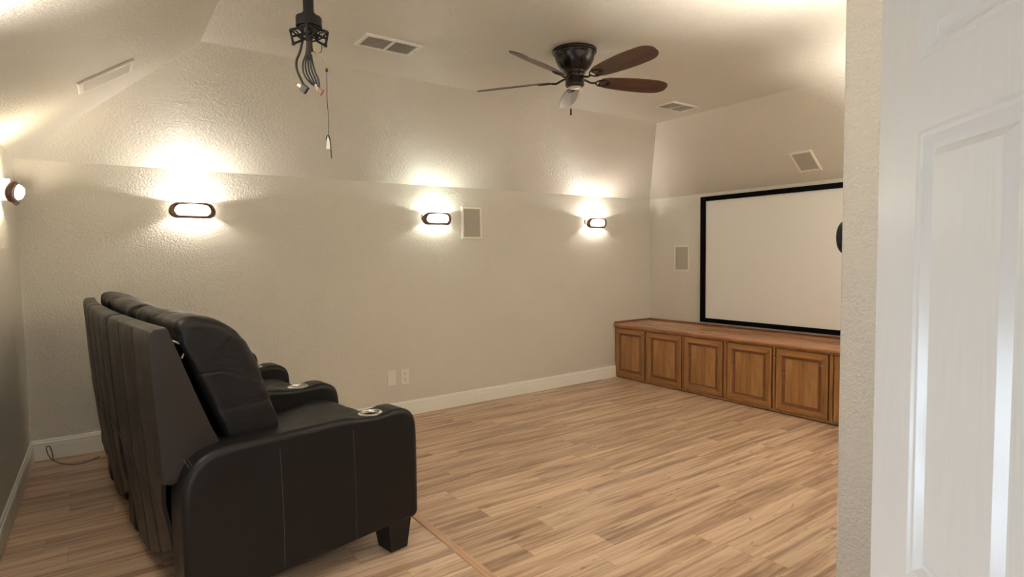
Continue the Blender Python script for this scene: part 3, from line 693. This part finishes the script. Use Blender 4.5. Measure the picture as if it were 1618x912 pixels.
def arm(u0, k):
    bm = bmesh.new(); c = u0+AW/2; hu = u0+0.075
    RD = 0.026; rows = []
    st = [(RD*(1-math.sin(PI/2*i/6)), RD*(1-math.cos(PI/2*i/6))) for i in range(7)]     # (inset, distance from the side)
    for ins_, du in st: rows.append((u0+du, ins_))
    for ins_, du in st[::-1]: rows.append((u0+AW-du, ins_))
    RR = [[bm.verts.new((uu, a, b)) for a, b in inset(APS, ins_)] for uu, ins_ in rows]; n_ = len(APS)
    for ra, rb in zip(RR, RR[1:]):
        for j in range(n_): bm.faces.new((ra[j], ra[(j+1) % n_], rb[(j+1) % n_], rb[j]))
    bm.faces.new(RR[0][::-1]); bm.faces.new(RR[-1])
    for v in bm.verts:                     # crowned top
        if v.co.z > 0.62: v.co.z += 0.012*(1-((v.co.x-c)/(AW/2))**2)*(0.25 if 0.75 < v.co.y < 0.95 else 1)
        if v.co.y > 1.0: v.co.y += 0.010*(1-((v.co.x-c)/(AW/2))**2)
    # round opening for the cup, cut before the arm is bent into place
    tmp = link('tmp_arm', bm, 'leather'); cut = bmesh.new()
    lathe(cut, [(0,0.2),(0.047,0.2),(0.047,-0.07),(0,-0.07)], 36, (hu, 0.87, 0.725)); cutter = link('tmp_cut', cut, 'leather')
    md = tmp.modifiers.new('b', 'BOOLEAN'); md.operation = 'DIFFERENCE'; md.object = cutter; md.solver = 'EXACT'
    bpy.context.view_layer.update()
    ev = tmp.evaluated_get(bpy.context.evaluated_depsgraph_get()); me = bpy.data.meshes.new_from_object(ev)
    bm = bmesh.new(); bm.from_mesh(me)
    bpy.data.objects.remove(tmp); bpy.data.objects.remove(cutter)
    for f in bm.faces: f.material_index = 0
    # seam lines down both sides
    for s, uu in ((-1, u0), (1, u0+AW)):
        for vv in (0.385, 0.735):
            tube(bm, [(uu+s*0.0005, vv, 0.16), (uu+s*0.0005, vv+0.004, 0.40), (uu+s*0.0005, vv-0.002, 0.690)], 0.0013, 5, mi=1, k=4)
    for vv in (0.035, 0.048): tube(bm, [(u0+0.02, vv, 0.690), (c, vv, 0.706), (u0+AW-0.02, vv, 0.690)], 0.0016, 5, mi=1, k=3)
    bend(bm); a = link('arm', bm, ['leather', 'stitch'], root_sofa, True, auto=60); a.modifiers.new('w', 'WEIGHTED_NORMAL').keep_sharp = True
    bm = bmesh.new()
    lathe(bm, [(0.0445,-0.012),(0.0455,0.004),(0.047,0.0065),(0.056,0.006),(0.060,0.002),(0.059,-0.003),(0.048,-0.004),(0.0465,-0.012)], 40, (hu, 0.87, 0.728))
    bend(bm); ch_ = link('cup_holder', bm, 'chrome', a, True, auto=50)
    bm = bmesh.new(); lathe(bm, [(0,-0.0605),(0.0465,-0.0605),(0.0465,-0.010),(0.0445,-0.010),(0.0425,-0.052),(0.040,-0.057),(0,-0.057)], 30, (hu, 0.87, 0.728)); bend(bm); 
    link('cup_well', bm, 'black_metal', a, True, auto=50)
for k, u0 in enumerate(arms): arm(u0, k)
# front and rear feet under each arm
for u0 in arms:
    for v0, v1 in ((0.915, 1.06), (0.05, 0.16)):
        bm = bmesh.new(); a0, a1 = u0+0.012, u0+AW-0.012
        top = [(a0,v0,0.16),(a1,v0,0.16),(a1,v1,0.16),(a0,v1,0.16)]
        bot = [(a0+0.010,v0+0.022,0.001),(a1-0.020,v0+0.022,0.001),(a1-0.020,v1-0.022,0.001),(a0+0.010,v1-0.022,0.001)]
        T_ = [bm.verts.new(q) for q in top]; B_ = [bm.verts.new(q) for q in bot]
        bm.faces.new(T_); bm.faces.new(B_[::-1])
        for i in range(4): bm.faces.new((T_[i], B_[i], B_[(i+1) % 4], T_[(i+1) % 4]))
        bmesh.ops.bevel(bm, geom=bm.edges[:], offset=0.004, segments=2, affect='EDGES')
        bend(bm); link('leg', bm, 'black_metal', root_sofa)
def resample(pts, n, closed=True, k=8):
    P = smoothpath([(a, b, 0) for a, b in pts], k, closed)
    if closed: P = P+[P[0]]
    L = [0]
    for a, b in zip(P, P[1:]): L.append(L[-1]+(b-a).length)
    out = []; j = 0
    for i in range(n):
        t = L[-1]*i/n
        while L[j+1] < t: j += 1
        f = (t-L[j])/max(1e-9, L[j+1]-L[j]); q = P[j].lerp(P[j+1], f); out.append((q.x, q.y))
    return out
def loft(name, prof, u0, u1, mats, parent, nu=36, npf=72, rnd=0.06, power=2.4, disp=None, smooth=True, auto=None, crisp=False, extra=()):
    """closed (v,z) profile swept along the row from u0 to u1 with pillow-rounded ends"""
    P = prof if crisp else resample(prof, npf)
    cx = sum(q[0] for q in P)/len(P); cz = sum(q[1] for q in P)/len(P)
    bm = bmesh.new(); rows = []
    us = [(u0+u1)/2-math.cos(PI*i/nu)*(u1-u0)/2 for i in range(nu+1)]      # denser samples at the ends
    us = [u for u in us if not any(abs(u-x) < 0.028 for x in extra)]
    for x in extra: us += [x+k for k in (-0.026,-0.014,-0.008,-0.004,0,0.004,0.008,0.014,0.026)]
    for u in sorted(us):
        e = min(u-u0, u1-u); t = min(1, max(0, e)/rnd); ins = rnd*(1-(1-(1-t)**power)**(1/power))*0.9
        row = []
        for (a, b) in P:
            d = Vector((a-cx, b-cz)); Ld = d.length; dd = d*(max(0.02, Ld-ins)/Ld) if Ld > 1e-6 else d
            co_ = Vector((u, cx+dd.x, cz+dd.y))
            if disp: co_ = disp(co_, a, b, d)
            row.append(bm.verts.new(co_))
        rows.append(row)
    n = len(P)
    for ra, rb in zip(rows, rows[1:]):
        for j in range(n): bm.faces.new((ra[j], ra[(j+1) % n], rb[(j+1) % n], rb[j]))
    bm.faces.new(rows[0][::-1]); bm.faces.new(rows[-1])
    bend(bm)
    return link(name, bm, mats, parent, smooth, auto=auto)
seatu = [(arms[i]+AW, arms[i+1]) for i in range(3)]
backs = [(0.100, 0.945), (0.985, 1.838), (1.878, LROW-0.10)]
BP = [(-0.062,1.200),(-0.058,1.226),(-0.045,1.236),(0.000,1.238),(0.008,1.228),(0.014,1.205),(0.085,0.995),(0.150,0.810),(0.176,0.748),(0.172,0.728),(0.150,0.690),(0.080,0.640),(0.0,0.610),(-0.030,0.620),(-0.048,0.90)]
def crispen(P, h=0.05):
    out = []
    for i, a in enumerate(P):
        b = P[(i+1) % len(P)]; L = math.dist(a, b); n = max(1, int(L/h))
        for k in range(n): out.append((a[0]+(b[0]-a[0])*k/n, a[1]+(b[1]-a[1])*k/n))
    return out
for i in range(3):
    u0, u1 = seatu[i]; b0, b1 = backs[i]
    # seat base and front footrest panel
    bm = bmesh.new(); prism(bm, [(0.16,0.13),(1.02,0.13),(1.02,0.40),(0.20,0.66),(0.06,0.66),(0.03,0.52),(0.06,0.30)], 0, u0+0.002, u1-0.002, 0, 0.01, 2); bend(bm); link('seat_base', bm, 'black_cloth', root_sofa)
    # thin upholstered panel hanging below the shell of the back, narrower and uneven at its lower edge
    bm = bmesh.new(); NU, NV = 90, 16; F_, B_ = [], []
    for a in range(NU+1):
        t = a/NU; rf, rb = [], []
        for b in range(NV+1):
            s_ = b/NV; e0 = b0+0.004+0.115*min(1, s_*2.2)**0.8; e1 = b1-0.004-0.085*min(1, s_*2.2)
            u = e0+(e1-e0)*t; zb = 0.30-0.16*min(1, t*1.6); z = 0.66+(zb-0.66)*s_
            ds = min(abs(t-1/3), abs(t-2/3))*(e1-e0); gr = 0.008*math.exp(-(ds/0.007)**2)-0.006*min(1, ds/0.12)
            v = -0.034+0.050*s_+gr+0.004*noise.noise(Vector((u*7, z*6, i)))
            rf.append(bm.verts.new((u, v, z))); rb.append(bm.verts.new((u, v+0.016, z)))
        F_.append(rf); B_.append(rb)
    for a in range(NU):
        for b in range(NV):
            bm.faces.new((F_[a][b], F_[a+1][b], F_[a+1][b+1], F_[a][b+1])); bm.faces.new((B_[a][b], B_[a][b+1], B_[a+1][b+1], B_[a+1][b]))
        bm.faces.new((F_[a][NV], F_[a+1][NV], B_[a+1][NV], B_[a][NV])); bm.faces.new((F_[a][0], B_[a][0], B_[a+1][0], F_[a+1][0]))
    for b in range(NV):
        bm.faces.new((F_[0][b], F_[0][b+1], B_[0][b+1], B_[0][b])); bm.faces.new((F_[NU][b], B_[NU][b], B_[NU][b+1], F_[NU][b+1]))
    bend(bm); bp_ = link('back_panel', bm, 'leather_lit', root_sofa, True, auto=50)
    bm = bmesh.new(); box(bm, b1-0.16, b1-0.11, 0.02, 0.05, 0.135, 0.150, 0, 0.002); bend(bm); link('bracket', bm, 'chrome', bp_)
    FPf = [(1.0,0.16),(1.05,0.16),(1.062,0.20),(1.062,0.40),(1.055,0.455),(1.0,0.46)]
    loft('footrest', FPf, u0+0.006, u1-0.006, 'leather', root_sofa, 12, 40, 0.03)
    SP = [(0.26,0.36),(0.26,0.55),(0.34,0.590),(0.50,0.602),(0.70,0.625),(0.86,0.648),(0.96,0.650),(1.035,0.618),(1.070,0.55),(1.065,0.46),(1.05,0.42),(0.9,0.38)]
    def sd_(c, a, b, d, i=i, u0=u0, u1=u1): 
        c.z += (0.010*math.sin(PI*max(0, min(1, (c.x-u0)/(u1-u0)))) if b > 0.5 else 0)+0.004*noise.noise(Vector((c.x*9, c.y*7, i*5.1))); return c
    loft('seat_cushion', SP, u0+0.003, u1-0.003, 'leather', root_sofa, 30, 64, 0.060, disp=sd_)
    # upholstered shell of the back with two vertical seams
    def bd(c, a, b, d, b0=b0, b1=b1):
        w = (b1-b0)
        if d.x < -0.01 and b < 1.22:
            t = (c.x-b0)/w; ds = min(abs(t-1/3), abs(t-2/3))*w; edge = min(c.x-b0, b1-c.x)
            c.y += 0.008*math.exp(-(ds/0.006)**2) - 0.004*min(1, ds/0.12) + 0.003*noise.noise(Vector((c.x*6, c.z*5, 1.7)))
        return c
    bk = loft('backrest', crispen(BP), b0, b1, ['leather_lit'], root_sofa, 44, 0, 0.012, disp=bd, auto=42, crisp=True, extra=[b0+(b1-b0)/3, b0+(b1-b0)*2/3])
    bm = bmesh.new()
    w = b1-b0
    for t in (0.0, 1/3, 2/3, 1.0):
        uu = b0+0.008+(w-0.016)*t
        off = 0.0 if 0 < t < 1 else -0.002
        tube(bm, [(uu, v_+off+(0.005 if 0 < t < 1 else 0.002), z_) for v_, z_ in ((-0.060,1.205),(-0.049,0.90),(-0.032,0.63))], 0.0022, 5, mi=0, k=3)
    tube(bm, [(b0+0.01, -0.060, 1.216), (b1-0.01, -0.060, 1.216)], 0.0026, 5, k=1)
    bend(bm); link('seam', bm, 'black_metal', bk, True)
    # metal recliner brackets at the side of the back
    bm = bmesh.new(); tube(bm, [(b0+0.05, 0.02, 1.185), (b0+0.05, 0.085, 1.150), (b0+0.05, 0.060, 1.105)], 0.005, 8, k=1)
    bend(bm); link('bracket', bm, 'chrome', bk)
    # pillow cushion: head roll and padded front
    CP = [(0.040,1.215),(0.050,1.262),(0.100,1.278),(0.165,1.262),(0.225,1.238),(0.290,1.190),(0.342,1.100),(0.385,0.990),(0.418,0.880),(0.440,0.785),(0.446,0.735),(0.400,0.712),(0.300,0.700),(0.225,0.715),(0.200,0.780),(0.140,0.920),(0.085,1.070),(0.050,1.160)]
    def pd(c, a, b, d, i=i, b0=b0, b1=b1):
        t = (c.x-b0)/(b1-b0); e = min(t, 1-t)
        front = max(0, min(1, (d.x+0.02)/0.05)) if b < 1.2 else 1.0
        q = Vector((c.x*5.0, c.z*9+c.x*3, i*3.7+c.y*5))
        wv = noise.noise(q)*0.012+abs(noise.noise(q*2.1))*-0.010
        # creases that run in from the ends
        wv += -0.006*math.exp(-e/0.12)*abs(math.sin(c.z*30+noise.noise(q)*4))
        if d.length > 1e-5:
            n_ = d.normalized(); c.y += n_.x*wv*(0.4+0.6*front); c.z += n_.y*wv*0.6
        # seam at either end of the front
        su = min(abs(c.x-b0-0.085), abs(b1-0.085-c.x)); 
        if d.x > 0: c.y -= 0.007*math.exp(-(su/0.008)**2)
        c.z += 0.006*math.sin(PI*t) if b > 1.1 else 0
        return c
    loft('back_cushion', CP, b0+0.022, b1-0.022, 'leather_soft', root_sofa, 72, 120, 0.060, 2.2, disp=pd)
    LP = [(0.15,0.44),(0.19,0.72),(0.30,0.735),(0.40,0.735),(0.437,0.70),(0.44,0.62),(0.425,0.53),(0.40,0.47)]
    loft('lumbar_cushion', LP, u0+0.006, u1-0.006, 'leather', root_sofa, 24, 50, 0.04)
